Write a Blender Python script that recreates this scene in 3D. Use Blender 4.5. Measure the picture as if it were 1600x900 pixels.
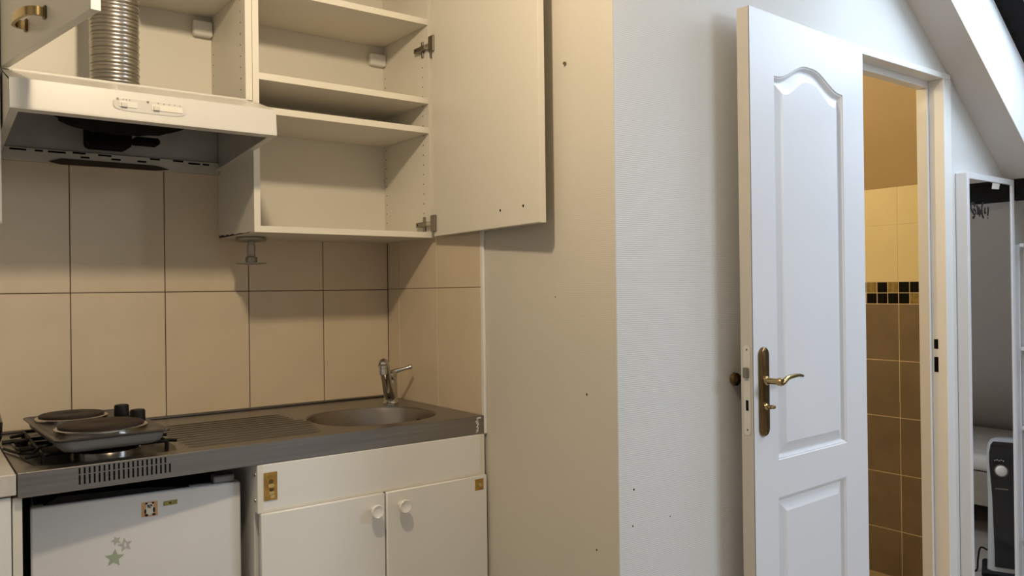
import bpy, bmesh, math, random
from mathutils import Vector, Matrix
random.seed(7)
for o in list(bpy.data.objects): bpy.data.objects.remove(o)
SC = bpy.context.scene
COL = SC.collection
PI = math.pi

# ------------------------------------------------------------------ camera
cam_d = bpy.data.cameras.new('camera'); cam = bpy.data.objects.new('camera', cam_d); COL.objects.link(cam)
SC.camera = cam
cam_d.sensor_width = 36.0; cam_d.lens = 36.0*1264.68/1600.0
cam_d.clip_start = 0.02
R_ = Vector((0.80145726, -0.59792191, -0.01247597)); U_ = Vector((0.00861824, -0.00931195, 0.9999195)); F_ = Vector((0.59798995, 0.80150027, 0.0023101))
cam.matrix_world = Matrix(((R_.x, U_.x, -F_.x, -1.3818), (R_.y, U_.y, -F_.y, -2.5981), (R_.z, U_.z, -F_.z, 1.29), (0, 0, 0, 1)))

# ------------------------------------------------------------------ world, lights, exposure
w = bpy.data.worlds.new('sky'); SC.world = w; w.use_nodes = True
bg = w.node_tree.nodes['Background']; bg.inputs[0].default_value = (.62, .78, 1.0, 1); bg.inputs[1].default_value = 2.0
SLOPE = .75
def zs(x): return 2.069 - SLOPE*(x-1.724)          # underside of the sloping ceiling
def sky_area(name, y0, y1, power, dz, length, col=(.78, .885, 1.0)):
    l = bpy.data.lights.new(name, 'AREA'); l.shape = 'RECTANGLE'; l.size = length; l.size_y = y1-y0-.06
    l.energy = power; l.color = col
    o = bpy.data.objects.new(name, l); COL.objects.link(o)
    x = 1.625; n = Vector((SLOPE, 0, 1)).normalized()
    o.location = Vector((x, (y0+y1)/2, zs(x)+dz))
    xa = Vector((1, 0, -SLOPE)).normalized(); ya = n.cross(xa)
    o.matrix_world = Matrix(((xa.x, ya.x, n.x, o.location.x), (xa.y, ya.y, n.y, o.location.y), (xa.z, ya.z, n.z, o.location.z), (0, 0, 0, 1)))
    return o
SKY1 = (-2.15, -1.29); SKY2 = (-3.36, -2.98)
sky_area('skylight_daylight', *SKY1, 26, .40, 1.12, (.68, .83, 1.0))
sky_area('skylight_daylight', *SKY2, 42, .01, 1.0)
SC.view_settings.view_transform = 'Standard'; SC.view_settings.look = 'None'
SC.view_settings.exposure = 0.0; SC.view_settings.gamma = 1.0; SC.view_settings.use_curve_mapping = False

# ------------------------------------------------------------------ materials
M = {}
def mat(name, col, rough=.5, metal=0.0, var=0.0, vscale=6.0, bump=0.0, bscale=200.0, rib=0.0, ribscale=70.0, stretch=None, spec=.5, coat=0.0, col2=None):
    m = bpy.data.materials.new(name); m.use_nodes = True
    nt = m.node_tree; b = nt.nodes['Principled BSDF']
    b.inputs['Base Color'].default_value = (*col, 1); b.inputs['Roughness'].default_value = rough
    b.inputs['Metallic'].default_value = metal; b.inputs['Specular IOR Level'].default_value = spec
    b.inputs['Coat Weight'].default_value = coat
    tc = nt.nodes.new('ShaderNodeTexCoord')
    src = tc.outputs['Object']
    if stretch:
        mp = nt.nodes.new('ShaderNodeMapping'); mp.inputs['Scale'].default_value = stretch
        nt.links.new(src, mp.inputs['Vector']); src = mp.outputs['Vector']
    if var or col2:
        n = nt.nodes.new('ShaderNodeTexNoise'); n.inputs['Scale'].default_value = vscale; n.inputs['Detail'].default_value = 5
        nt.links.new(src, n.inputs['Vector'])
        r = nt.nodes.new('ShaderNodeValToRGB')
        c2 = col2 if col2 else tuple(c*(1-var) for c in col)
        r.color_ramp.elements[0].position = .35; r.color_ramp.elements[1].position = .65
        r.color_ramp.elements[0].color = (*c2, 1); r.color_ramp.elements[1].color = (*col, 1)
        nt.links.new(n.outputs['Fac'], r.inputs['Fac']); nt.links.new(r.outputs['Color'], b.inputs['Base Color'])
    last = None
    if rib:
        wv = nt.nodes.new('ShaderNodeTexWave'); wv.bands_direction = 'Z'; wv.inputs['Scale'].default_value = ribscale
        wv.inputs['Distortion'].default_value = 1.5; wv.inputs['Detail'].default_value = 1.5; wv.inputs['Detail Scale'].default_value = .6
        nt.links.new(tc.outputs['Object'], wv.inputs['Vector'])
        bp = nt.nodes.new('ShaderNodeBump'); bp.inputs['Strength'].default_value = rib; bp.inputs['Distance'].default_value = .002
        nt.links.new(wv.outputs['Fac'], bp.inputs['Height']); last = bp
    if bump:
        n2 = nt.nodes.new('ShaderNodeTexNoise'); n2.inputs['Scale'].default_value = bscale; n2.inputs['Detail'].default_value = 3
        nt.links.new(src, n2.inputs['Vector'])
        bp = nt.nodes.new('ShaderNodeBump'); bp.inputs['Strength'].default_value = bump; bp.inputs['Distance'].default_value = .002
        nt.links.new(n2.outputs['Fac'], bp.inputs['Height'])
        if last: nt.links.new(last.outputs['Normal'], bp.inputs['Normal'])
        last = bp
    if last: nt.links.new(last.outputs['Normal'], b.inputs['Normal'])
    M[name] = m
    return m
mat('tile', (.70, .575, .41), .35, var=.07, vscale=5, bump=.05, bscale=40)
mat('grout', (.12, .08, .05), .9, var=.3, vscale=12)
mat('beige_paper', (.63, .585, .50), .75, var=.03, vscale=2, rib=.06, ribscale=62, bump=.06, bscale=160)
mat('white_paper', (.70, .69, .665), .7, var=.03, vscale=2, rib=.16, ribscale=62, bump=.08, bscale=160)
mat('reveal_lit_white', (.86, .86, .86), .6)  # whiter than the ceiling plaster: daylight on the reveal put into the colour
mat('heater_white', (.45, .46, .46), .4)
mat('side_grout', (.36, .28, .19), .9)
mat('plaster', (.56, .535, .515), .8, var=.04, vscale=3, bump=.1, bscale=60)
mat('room_paint', (.82, .81, .78), .8, var=.03)
mat('floor', (.44, .39, .34), .5, var=.25, vscale=4, bump=.05, bscale=80)
mat('white_trim', (.80, .78, .74), .45, var=.03)
mat('melamine', (.73, .685, .59), .42, var=.03, vscale=3)
mat('melamine_edge', (.80, .75, .64), .4, var=.02)
mat('laminate', (.79, .775, .74), .4, var=.03, vscale=3)
mat('laminate_edge', (.76, .72, .62), .45, var=.08, vscale=8)
mat('worktop', (.58, .54, .48), .45, var=.12, vscale=60)
mat('enamel', (.63, .60, .54), .35, var=.03)
mat('fridge_white', (.70, .69, .68), .35, var=.03)
mat('steel', (.31, .295, .28), .30, 1.0, var=.15, vscale=3, bump=.06, bscale=60, stretch=(1, 40, 40))
mat('steel_bowl', (.33, .29, .25), .30, 1.0, var=.1, vscale=8)
mat('steel_dark', (.035, .03, .025), .35, .6, var=.4, vscale=18)
mat('grey_sheet', (.50, .49, .46), .5, .2, var=.2, vscale=8)
mat('zinc', (.62, .58, .50), .45, .2, var=.15, vscale=10)
mat('chrome', (.55, .53, .50), .14, 1.0)
mat('nickel', (.30, .27, .22), .32, 1.0, var=.2, vscale=30)
mat('aluminium', (.50, .47, .42), .26, 1.0, var=.1, vscale=20)
mat('iron', (.040, .026, .020), .6, .1, spec=.25, var=.4, vscale=30, bump=.15, bscale=300)
mat('black', (.005, .005, .005), .5, spec=.2)
mat('black_gloss', (.008, .008, .009), .15, coat=.3)
mat('black_matt', (.012, .011, .010), .8)
mat('grease_black', (.005, .0045, .004), .9, spec=.1, bump=.4, bscale=60)
mat('plate_top', (.028, .024, .02), .3, .1, var=.4, vscale=12)
mat('plate_body', (.20, .20, .20), .4, var=.08)
mat('brass', (.24, .155, .065), .3, 1.0, var=.45, vscale=18)
mat('brass_light', (.50, .37, .17), .25, 1.0, var=.25, vscale=18)
mat('door_paint', (.77, .765, .78), .38, var=.015, vscale=4)
mat('door_edge', (.55, .505, .44), .5, var=.06, vscale=8)
mat('knob_white', (.82, .80, .76), .22, coat=.3)
mat('frame_white', (.78, .77, .78), .4, var=.02)
mat('dark_wood', (.009, .008, .008), .8, spec=.15, var=.4, vscale=10, bump=.3, bscale=30, stretch=(6, 1, 6))
mat('ochre', (.70, .55, .33), .7, var=.03)
mat('cream_tile', (.74, .65, .42), .22, var=.05, vscale=4)
mat('brown_tile', (.205, .160, .115), .38, var=.2, vscale=7, bump=.04, bscale=50)
mat('bath_grout', (.74, .64, .46), .9)
mat('mosaic_black', (.004, .004, .005), .25, spec=.12)
mat('mosaic_gold', (.34, .26, .10), .25, .3, var=.4, vscale=60)
mat('bath_floor', (.42, .33, .22), .5, var=.1)
mat('fabric', (.70, .68, .66), .85, var=.05, bump=.2, bscale=30)
mat('grey_fit', (.36, .33, .28), .35, .5, var=.1)
mat('gold_sticker', (.55, .33, .07), .3, .6, col2=(.36, .20, .05), vscale=55)
mat('pale_gold', (.62, .44, .18), .35, .4)
mat('orange_sticker', (.62, .34, .16), .5)
mat('olive_sticker', (.36, .30, .08), .4, .3, var=.4, vscale=80)
mat('green_star', (.36, .42, .31), .5, var=.08, vscale=50)
mat('green_star_pale', (.47, .46, .41), .5, var=.05)
mat('ink', (.012, .010, .010), .5)
mat('panda_white', (.72, .68, .58), .5)
mat('scratch_white', (.80, .78, .74), .6)
mat('shadow_gap', (.008, .007, .006), .9, spec=.05)
mat('chipboard', (.05, .035, .02), .9)
mat('red', (.5, .05, .04), .4)
mm = mat('mirror', (.86, .86, .88), .0, 1.0)
g = mat('glass', (1, 1, 1), .0)
nt = g.node_tree; nt.nodes.clear()
out = nt.nodes.new('ShaderNodeOutputMaterial'); mx = nt.nodes.new('ShaderNodeMixShader'); tr = nt.nodes.new('ShaderNodeBsdfTransparent'); gl = nt.nodes.new('ShaderNodeBsdfGlossy')
gl.inputs['Roughness'].default_value = .02; mx.inputs[0].default_value = .06
nt.links.new(tr.outputs[0], mx.inputs[1]); nt.links.new(gl.outputs[0], mx.inputs[2]); nt.links.new(mx.outputs[0], out.inputs[0])

# ------------------------------------------------------------------ geometry helpers
def new(): return bmesh.new()
def box(bm, x0, x1, y0, y1, z0, z1, bev=0.0, seg=1):
    if x0 > x1: x0, x1 = x1, x0
    if y0 > y1: y0, y1 = y1, y0
    if z0 > z1: z0, z1 = z1, z0
    r = bmesh.ops.create_cube(bm, size=1.0)
    for v in r['verts']:
        v.co = Vector((x0+(v.co.x+.5)*(x1-x0), y0+(v.co.y+.5)*(y1-y0), z0+(v.co.z+.5)*(z1-z0)))
    if bev > 0:
        es = {e for v in r['verts'] for e in v.link_edges}
        bmesh.ops.bevel(bm, geom=list(es), offset=bev, segments=seg, profile=.5, affect='EDGES')
    return bm
def prism(bm, poly, axis, a, b):
    """poly: 2-D points; extruded along axis between a and b. axis 'Y': (x,z); 'X': (y,z); 'Z': (x,y)"""
    def P(p, t):
        return {'Y': (p[0], t, p[1]), 'X': (t, p[0], p[1]), 'Z': (p[0], p[1], t)}[axis]
    va = [bm.verts.new(P(p, a)) for p in poly]; vb = [bm.verts.new(P(p, b)) for p in poly]
    n = len(poly)
    bm.faces.new(va); bm.faces.new(vb[::-1])
    for i in range(n): bm.faces.new((va[i], vb[i], vb[(i+1) % n], va[(i+1) % n]))
    return bm
def lathe(bm, prof, origin=(0, 0, 0), axis=(0, 0, 1), n=24, cap0=True, cap1=True, sx=1.0, sy=1.0):
    """prof: list of (radius, height along axis)"""
    a = Vector(axis).normalized(); t = Vector((1, 0, 0)) if abs(a.x) < .9 else Vector((0, 1, 0))
    e1 = (t - a*t.dot(a)).normalized(); e2 = a.cross(e1); o = Vector(origin)
    rings = []
    for r, h in prof:
        rings.append([bm.verts.new(o + a*h + (e1*math.cos(2*PI*k/n)*sx + e2*math.sin(2*PI*k/n)*sy)*max(r, 1e-5)) for k in range(n)])
    for i in range(len(rings)-1):
        for k in range(n): bm.faces.new((rings[i][k], rings[i][(k+1) % n], rings[i+1][(k+1) % n], rings[i+1][k]))
    if cap0: bm.faces.new(rings[0][::-1])
    if cap1: bm.faces.new(rings[-1])
    return bm
def tube(bm, pts, rad, n=10, closed=False):
    pts = [Vector(p) for p in pts]
    if not isinstance(rad, (list, tuple)): rad = [rad]*len(pts)
    rings = []; prev = None
    for i, p in enumerate(pts):
        d = (pts[min(i+1, len(pts)-1)] - pts[max(i-1, 0)]).normalized()
        if prev is None:
            t = Vector((0, 0, 1)) if abs(d.z) < .9 else Vector((1, 0, 0)); e1 = (t-d*t.dot(d)).normalized()
        else:
            e1 = (prev-d*prev.dot(d)).normalized()
        prev = e1; e2 = d.cross(e1)
        rings.append([bm.verts.new(p+(e1*math.cos(2*PI*k/n)+e2*math.sin(2*PI*k/n))*rad[i]) for k in range(n)])
    for i in range(len(rings)-1):
        for k in range(n): bm.faces.new((rings[i][k], rings[i][(k+1) % n], rings[i+1][(k+1) % n], rings[i+1][k]))
    bm.faces.new(rings[0][::-1]); bm.faces.new(rings[-1])
    return bm
def smooth_pts(pts, sub=6):
    P = [Vector(p) for p in pts]; out = []
    for i in range(len(P)-1):
        p0 = P[max(i-1, 0)]; p1 = P[i]; p2 = P[i+1]; p3 = P[min(i+2, len(P)-1)]
        for s in range(sub):
            t = s/sub
            out.append(.5*((2*p1)+(p2-p0)*t+(2*p0-5*p1+4*p2-p3)*t*t+(-p0+3*p1-3*p2+p3)*t**3))
    out.append(P[-1]); return out
def loft(bm, loops, cap_last=True, cap_first=False, flip=False):
    rings = [[bm.verts.new(p) for p in lp] for lp in loops]; n = len(rings[0])
    for i in range(len(rings)-1):
        for k in range(n):
            f = (rings[i][k], rings[i][(k+1) % n], rings[i+1][(k+1) % n], rings[i+1][k])
            bm.faces.new(f[::-1] if flip else f)
    if cap_last: bm.faces.new(rings[-1])
    if cap_first: bm.faces.new(rings[0][::-1])
    return rings
def obj(name, bm, material, parent=None, smooth=False, angle=40, fixn=True):
    if fixn: bmesh.ops.recalc_face_normals(bm, faces=bm.faces[:])
    me = bpy.data.meshes.new(name); bm.to_mesh(me); bm.free()
    me.materials.append(M[material])
    if smooth:
        for p in me.polygons: p.use_smooth = True
        try: me.set_sharp_from_angle(angle=math.radians(angle))
        except Exception: pass
    o = bpy.data.objects.new(name, me); COL.objects.link(o)
    if parent is not None: o.parent = parent
    return o
def thing(name, label, cat, loc=(0, 0, 0), group=None, kind=None, rz=0.0):
    o = bpy.data.objects.new(name, None); COL.objects.link(o); o.location = loc; o.rotation_euler = (0, 0, rz)
    o.empty_display_size = .1
    tag(o, label, cat, group, kind); return o
def tag(o, label=None, cat=None, group=None, kind=None):
    if label: o['label'] = label
    if cat: o['category'] = cat
    if group: o['group'] = group
    if kind: o['kind'] = kind
    return o
def B(name, material, parent, *dims, bev=0.0, seg=1, smooth=False):
    return obj(name, box(new(), *dims, bev=bev, seg=seg), material, parent, smooth=smooth)
def shared(name, me, parent, loc=(0, 0, 0)):
    o = bpy.data.objects.new(name, me); COL.objects.link(o); o.parent = parent; o.location = loc; return o

# ================================================================== SETTING
CZ = .915          # kitchen counter height
YF = -1.162        # face of the wall with the bathroom door
ZC = 2.85          # flat ceiling
XR = 4.05          # foot of the roof slope
# floor
o = B('floor', 'floor', None, -3.2, XR+.1, -5.3, YF, -.1, 0); tag(o, 'dark grey floor of the room', 'floor', kind='structure')
o = B('floor', 'floor', None, -3.2, .1, YF, .1, -.1, 0); tag(o, 'dark grey floor in the kitchen recess', 'floor', kind='structure')
o = B('floor', 'bath_floor', None, .1, 2.2, YF, .7, -.1, 0.002); tag(o, 'light brown bathroom floor behind the doorway', 'floor', kind='structure')
# kitchen back wall with its tiles
wb = B('wall_back', 'grout', None, -3.2, .1, .002, .12, 0, ZC); tag(wb, 'kitchen wall clad in large cream tiles above the counter', 'wall', kind='structure')
def tile_mesh(w_, h_, axis):
    bm = new()
    if axis == 'Y': box(bm, 0, w_, 0, .003, 0, h_, bev=.001)
    else: box(bm, 0, .0078, 0, w_, 0, h_, bev=.001)
    me = bpy.data.meshes.new('tile'); bmesh.ops.recalc_face_normals(bm, faces=bm.faces[:]); bm.to_mesh(me); bm.free(); me.materials.append(M['tile']); return me
G = .0026
xs = [.0084-.255*k for k in range(1, 9)]; xs = xs[::-1] + [0.0]
zr = [.896, 1.2965, 1.6970]
cache = {}
for i in range(len(xs)-1):
    for j in range(2):
        w_, h_ = round(xs[i+1]-xs[i]-G, 4), round(zr[j+1]-zr[j]-G, 4)
        if (w_, h_) not in cache: cache[(w_, h_)] = tile_mesh(w_, h_, 'Y')
        shared('tile', cache[(w_, h_)], wb, (xs[i]+G/2, 0, zr[j]+G/2))
# kitchen side wall
ws = B('wall_side', 'beige_paper', None, .0075, .10, YF+.0002, .12, 0, ZC); tag(ws, 'beige papered wall beside the kitchen, ending at a corner', 'wall', kind='structure')
o = B('grout_bed', 'side_grout', ws, .0018, .0076, -.588, .0075, .89, 1.70)
ys = [-.588, -.338, -.083, -.0005]
for i in range(3):
    for j in range(2):
        z0, z1 = (.896, 1.2985) if j == 0 else (1.2985, 1.70)
        shared('tile', tile_mesh(ys[i+1]-ys[i]-G, z1-z0-G, 'X'), ws, (0, ys[i]+G/2, z0+G/2))
o = B('trim_1', 'white_trim', None, -.002, .0075, -.604, -.589, .86, 1.70, bev=.002); tag(o, 'white plastic strip edging the side wall tiles', 'trim', kind='structure')
# nail and plaster marks in the beige wall
n_ = obj('nail', lathe(new(), [(.0045, 0), (.0045, .006), (.002, .010)], (.008, -.983, 1.882), (-1, -.3, .2), 8), 'nickel', ws)
for (y, z, r) in ((-1.05, 1.02, .0035), (-1.08, .63, .003), (-.93, 1.27, .002)):
    obj('wall_mark', lathe(new(), [(r, 0), (r*.6, .0008)], (.0075, y, z), (-1, 0, 0), 7, cap0=False), 'chipboard', ws)
# wall with the bathroom doorway (left piece, lintel, right piece), cut by the roof slope
XD0, XD1 = 1.035, 1.69
bm = new()
kx = 1.724-(ZC-2.069)/SLOPE
prism(bm, [(.0095, 0), (XD0, 0), (XD0, min(ZC, zs(XD0))), (kx, ZC), (.0095, ZC)], 'Y', YF, YF+.07)
prism(bm, [(XD0, 2.055), (XD1, 2.055), (XD1, zs(XD1)), (XD0, zs(XD0))], 'Y', YF, YF+.07)
prism(bm, [(XD1, 0), (XR, 0), (XR, zs(XR)), (XD1, zs(XD1))], 'Y', YF, YF+.07)
wf = obj('wall_front', bm, 'white_paper', None); tag(wf, 'white ribbed wallpapered wall with the bathroom doorway', 'wall', kind='structure')
for (x, z, r) in ((.06, .79, .003), (.055, .70, .0025), (.19, .70, .002)):
    obj('wall_mark', lathe(new(), [(r, 0), (r*.6, .0008)], (x, YF, z), (0, -1, 0), 7, cap0=False), 'chipboard', wf)
# sloping ceiling with two roof-window openings
bm = new(); T = .37
def slab(x0, x1, y0, y1):
    prism(bm, [(x0, zs(x0)), (x1, zs(x1)), (x1, zs(x1)+T), (x0, zs(x0)+T)], 'Y', y0, y1)
WX0, WX1 = 1.14, 2.11
yy = [-5.3, SKY2[0], SKY2[1], SKY1[0], SKY1[1], YF+.0]
for i in range(5):
    if i in (1, 3): slab(kx, WX0, yy[i], yy[i+1]); slab(WX1, XR, yy[i], yy[i+1])
    else: slab(kx, XR, yy[i], yy[i+1])
cs = obj('ceiling', bm, 'plaster', None); tag(cs, 'pale sloping attic ceiling with a deep roof window reveal', 'ceiling', kind='structure')
o = B('ceiling', 'plaster', None, -3.2, kx+.02, -5.3, .12, ZC, ZC+.1); tag(o, 'flat white ceiling above the kitchen', 'ceiling', kind='structure')
o = B('wall_left', 'room_paint', None, -3.3, -3.2, -5.3, .12, 0, ZC); tag(o, 'plain wall at the left end of the room', 'wall', kind='structure')
o = B('wall_rear', 'room_paint', None, -3.2, XR+.1, -5.4, -5.3, 0, ZC); tag(o, 'plain wall behind the viewer', 'wall', kind='structure')
o = B('wall_right', 'room_paint', None, XR, XR+.1, -5.3, YF, 0, zs(XR)+.05); tag(o, 'low knee wall under the roof slope', 'wall', kind='structure')
# roof windows: dark sash frame at the outer end of each reveal, glass pane
for k, (y0, y1) in enumerate((SKY1, SKY2)):
    wn = thing('window_%d' % (k+1), ('dark framed roof window at the top of the bright reveal', 'dark framed roof window further along the slope')[k], 'window', (WX0, y0, zs(WX0)+T-.02), kind='structure')
    L = wn.location
    def rail(x0, x1, ya, yb, h=.07):
        b = new(); a0 = zs(x0)+T-.06; a1 = zs(x1)+T-.06
        prism(b, [(x0-L.x, a0-L.z), (x1-L.x, a1-L.z), (x1-L.x, a1+h-L.z), (x0-L.x, a0+h-L.z)], 'Y', ya-L.y, yb-L.y)
        return obj('frame_rail', b, 'dark_wood', wn)
    fw = .09
    rail(WX0, WX1, y0, y0+fw); rail(WX0, WX1, y1-fw, y1); rail(WX0, WX0+fw, y0+fw, y1-fw); rail(WX1-fw, WX1, y0+fw, y1-fw)
    b = new(); x0, x1 = WX0+fw, WX1-fw; a0, a1 = zs(x0)+T-.03, zs(x1)+T-.03
    prism(b, [(x0-L.x, a0-L.z), (x1-L.x, a1-L.z), (x1-L.x, a1+.006-L.z), (x0-L.x, a0+.006-L.z)], 'Y', y0+fw-L.y, y1-fw-L.y)
    obj('pane', b, 'glass', wn)
    def bright_sheet(x0, x1, ya, yb):  # added thin white sheets that keep the reveal bright beside the greyer ceiling
        q = new(); e = .0
        prism(q, [(x0-L.x, zs(x0)-L.z+.0005), (x1-L.x, zs(x1)-L.z+.0005), (x1-L.x, zs(x1)+T-.061-L.z), (x0-L.x, zs(x0)+T-.061-L.z)], 'Y', ya-L.y, yb-L.y)
        obj('reveal_bright_sheet', q, 'reveal_lit_white', wn)
    bright_sheet(WX0, WX1, y1-.004, y1-.0005); bright_sheet(WX0, WX1, y0+.0005, y0+.004)
    bright_sheet(WX0+.0005, WX0+.004, y0+.0045, y1-.0045); bright_sheet(WX1-.004, WX1-.0005, y0+.0045, y1-.0045)
# dark purlin
bm = new(); prism(bm, [(2.2, 1.640), (2.31, 1.632), (2.31, zs(2.31)+.002), (2.2, zs(2.2)+.002)], 'Y', -5.3, YF-.001)
o = obj('trim_2', bm, 'dark_wood'); tag(o, 'black timber beam along the foot of the ceiling slope', 'beam', kind='structure')

# ---- door frame
fr = thing('trim_3', 'white painted wooden frame around the bathroom doorway', 'door frame', (1.36, YF, 0), kind='structure')
def FB(name, m, x0, x1, y0, y1, z0, z1, bev=.0015): return B(name, m, fr, x0-1.36, x1-1.36, y0-YF, y1-YF, z0, z1, bev=bev)
FB('jamb', 'white_trim', 1.669, 1.724, YF-.010, YF+.045, 0, 2.0458)       # right jamb, face piece
FB('jamb_stop', 'white_trim', 1.656, 1.724, YF+.0455, YF+.085, 0, 2.0218)
FB('jamb', 'white_trim', .998, 1.049, YF-.006, YF+.045, 0, 2.0458)
FB('jamb_stop', 'white_trim', .998, 1.062, YF+.0455, YF+.085, 0, 2.0218)
FB('head', 'white_trim', .998, 1.724, YF-.010, YF+.045, 2.046, 2.0675)
FB('head_stop', 'white_trim', .998, 1.724, YF+.0455, YF+.085, 2.022, 2.0685)
for z0, z1 in ((1.052, 1.088), (.966, 1.022)):
    FB('strike_hole', 'shadow_gap', 1.6682, 1.6692, YF+.022, YF+.037, z0, z1, 0)

# ---- bathroom
XB = 2.10
wr = B('wall_bathroom', 'bath_grout', None, XB+.0012, XB+.1, YF+.07, .7, 0, 1.74); tag(wr, 'bathroom wall with cream tiles, mosaic band and brown tiles', 'wall', kind='structure')
def btile(mname, y0, y1, z0, z1):
    bm = new(); box(bm, XB, XB+.003, y0+.0016, y1-.0016, z0+.0016, z1-.0016, bev=.0006)
    return obj({'brown_tile': 'brown_tile', 'cream_tile': 'cream_tile'}.get(mname, 'mosaic_tile'), bm, mname, wr)
ycol = [-.7655+.25*k for k in range(-1, 4)]
for i in range(len(ycol)-1):
    for z0, z1 in ((.0, .207), (.207, .457), (.457, .707), (.707, .957), (.957, 1.207)): btile('brown_tile', ycol[i], ycol[i+1], z0, z1)
    for z0, z1 in ((1.305, 1.555), (1.555, 1.722)): btile('cream_tile', ycol[i], ycol[i+1], z0, z1)
mp = .0492
for k in range(-4, 12):
    y1 = -.7655 + mp*k; y0 = y1-mp
    # k=0 lies just right of the joint in view; larger k is further left
    btile('mosaic_gold' if k in (1, 3, 9) else 'mosaic_black', y0, y1, 1.256, 1.305)
    btile('mosaic_gold' if k in (-1, 4, 8) else 'mosaic_black', y0, y1, 1.207, 1.256)
bm = new(); prism(bm, [(.1, 1.722+(XB-.1)*SLOPE), (XB+.1, 1.722-.1*SLOPE), (XB+.1, 1.80), (.1, 1.80+(XB-.1)*SLOPE)], 'Y', YF+.07, .7)
o = obj('ceiling_bathroom', bm, 'ochre'); tag(o, 'ochre painted sloping ceiling of the bathroom', 'ceiling', kind='structure')
o = B('wall_bathroom_far', 'cream_tile', None, .1, 2.2, .7, .8, 0, 3.3); tag(o, 'cream far wall inside the bathroom', 'wall', kind='structure')
o = B('wall_bathroom_side', 'cream_tile', None, .1005, .15, YF+.07, .7, 0, 3.3); tag(o, 'cream side wall inside the bathroom', 'wall', kind='structure')
bl = thing('bathroom_lamp', 'warm ceiling lamp inside the bathroom', 'lamp', (1.15, -.25, 2.30))
obj('rose', lathe(new(), [(.05, .115), (.05, .10), (.012, .095), (.012, .03)], n=16), 'white_trim', bl)
obj('socket', lathe(new(), [(.02, .03), (.022, 0), (.02, -.005)], n=14), 'white_trim', bl)
ld = bpy.data.lights.new('bathroom_bulb', 'POINT'); ld.energy = 25; ld.color = (1, .80, .46); ld.shadow_soft_size = .05
lo = bpy.data.objects.new('bathroom_bulb', ld); COL.objects.link(lo); lo.parent = bl; lo.location = (0, 0, -.07)

# ---- ceiling lamp of the room (above the view)
cl = thing('ceiling_lamp', 'pendant lamp hanging from the ceiling above the view', 'lamp', (-.94, -1.49, ZC))
obj('rose', lathe(new(), [(.045, 0), (.045, -.015), (.01, -.02)], n=18), 'white_trim', cl)
obj('socket', lathe(new(), [(.004, -.018), (.004, -.365), (.018, -.367), (.018, -.39)], n=14), 'white_trim', cl)
ld = bpy.data.lights.new('room_bulb', 'POINT'); ld.energy = 48; ld.color = (1, .82, .57); ld.shadow_soft_size = .045
lo = bpy.data.objects.new('room_bulb', ld); COL.objects.link(lo); lo.parent = cl; lo.location = (0, 0, -.46)

# ================================================================== BATHROOM DOOR
ang = math.atan2(-.05475644, -.99849974)
dr = thing('door_1', 'white panelled bathroom door swung open flat towards the wall', 'door', (1.05, -1.212, 0), kind='structure', rz=ang)
# local frame: x from hinge to free edge, y towards the viewer, z up
DW, DT, DH = .621, .038, 2.045
def arch(s0, s1, zsd, rise, n=28):
    pts = []
    for i in range(n+1):
        t = i/n; s = s0+(s1-s0)*t
        u = abs(2*t-1)
        v = 1-u
        z = zsd + rise*(.5-.5*math.cos(PI*min(1, max(0, (v-.06)/.86))))
        pts.append((s, z))
    return pts
def panel_outline(s0, s1, z0, z1, rise, off):
    a0, a1 = s0+off, s1-off
    topz = z1-off
    if rise > 0:
        p = arch(a0, a1, topz, rise)
    else:
        p = [(a0+(a1-a0)*i/28, topz) for i in range(29)]
    side = 6
    return p + [(a1, topz+(z0+off-topz)*i/side) for i in range(1, side)] + [(a1, z0+off), (a0, z0+off)] + [(a0, z0+off+(topz-z0-off)*i/side) for i in range(1, side)]
bm = new()
panels = [(.128, .505, .809, 1.875, .052), (.137, .509, .18, .706, 0)]
outer = [bm.verts.new((x, 0, z)) for x, z in ((0, .005), (DW, .005), (DW, DH), (0, DH))]
edges = [bm.edges.new((outer[i], outer[(i+1) % 4])) for i in range(4)]
for s0, s1, z0, z1, rise in panels:
    steps = [(0, 0), (.002, -.003), (.005, -.0035), (.012, -.0125), (.015, -.013), (.043, -.002), (.0445, -.0015)]
    loops = [[(x, d, z) for x, z in panel_outline(s0, s1, z0, z1, rise, of)] for of, d in steps]
    rings = loft(bm, loops, cap_last=True)
    bm.edges.ensure_lookup_table()
    for i in range(len(rings[0])):
        e = bm.edges.get((rings[0][i], rings[0][(i+1) % len(rings[0])])); edges.append(e)
bmesh.ops.triangle_fill(bm, use_beauty=True, use_dissolve=False, edges=edges)
# sides and back
back = [bm.verts.new((v.co.x, -DT, v.co.z)) for v in outer]
for i in (0, 2, 3): bm.faces.new((outer[i], outer[(i+1) % 4], back[(i+1) % 4], back[i]))
bm.faces.new(back)
obj('door_leaf', bm, 'door_paint', dr, smooth=True, angle=12)
tag(B('leaf_edge', 'door_edge', dr, DW-.0005, DW+.0012, -DT, -.0015, .005, DH), 'bare cream wooden edge of the door')
# lock plate on the edge
bm = new(); prism(bm, [(-.0185+.0105*math.cos(t), (.1215-.0105)*(1 if math.sin(t) >= 0 else -1)+.0105*math.sin(t)) for t in [2*PI*i/24 for i in range(24)]], 'X', DW+.001, DW+.0032)
for v in bm.verts: v.co.z += 1.0125
lp = obj('lock_plate', bm, 'enamel', dr)
B('latch', 'nickel', lp, DW+.003, DW+.013, -.026, -.011, 1.045, 1.073, bev=.002)
B('keyhole', 'shadow_gap', lp, DW+.0031, DW+.0038, -.0225, -.0145, .957, .985)
for z in (1.121, .905): obj('screw', lathe(new(), [(.003, 0), (.0025, .001)], (DW+.0032, -.0185, z), (1, 0, 0), 8), 'nickel', lp)
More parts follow.
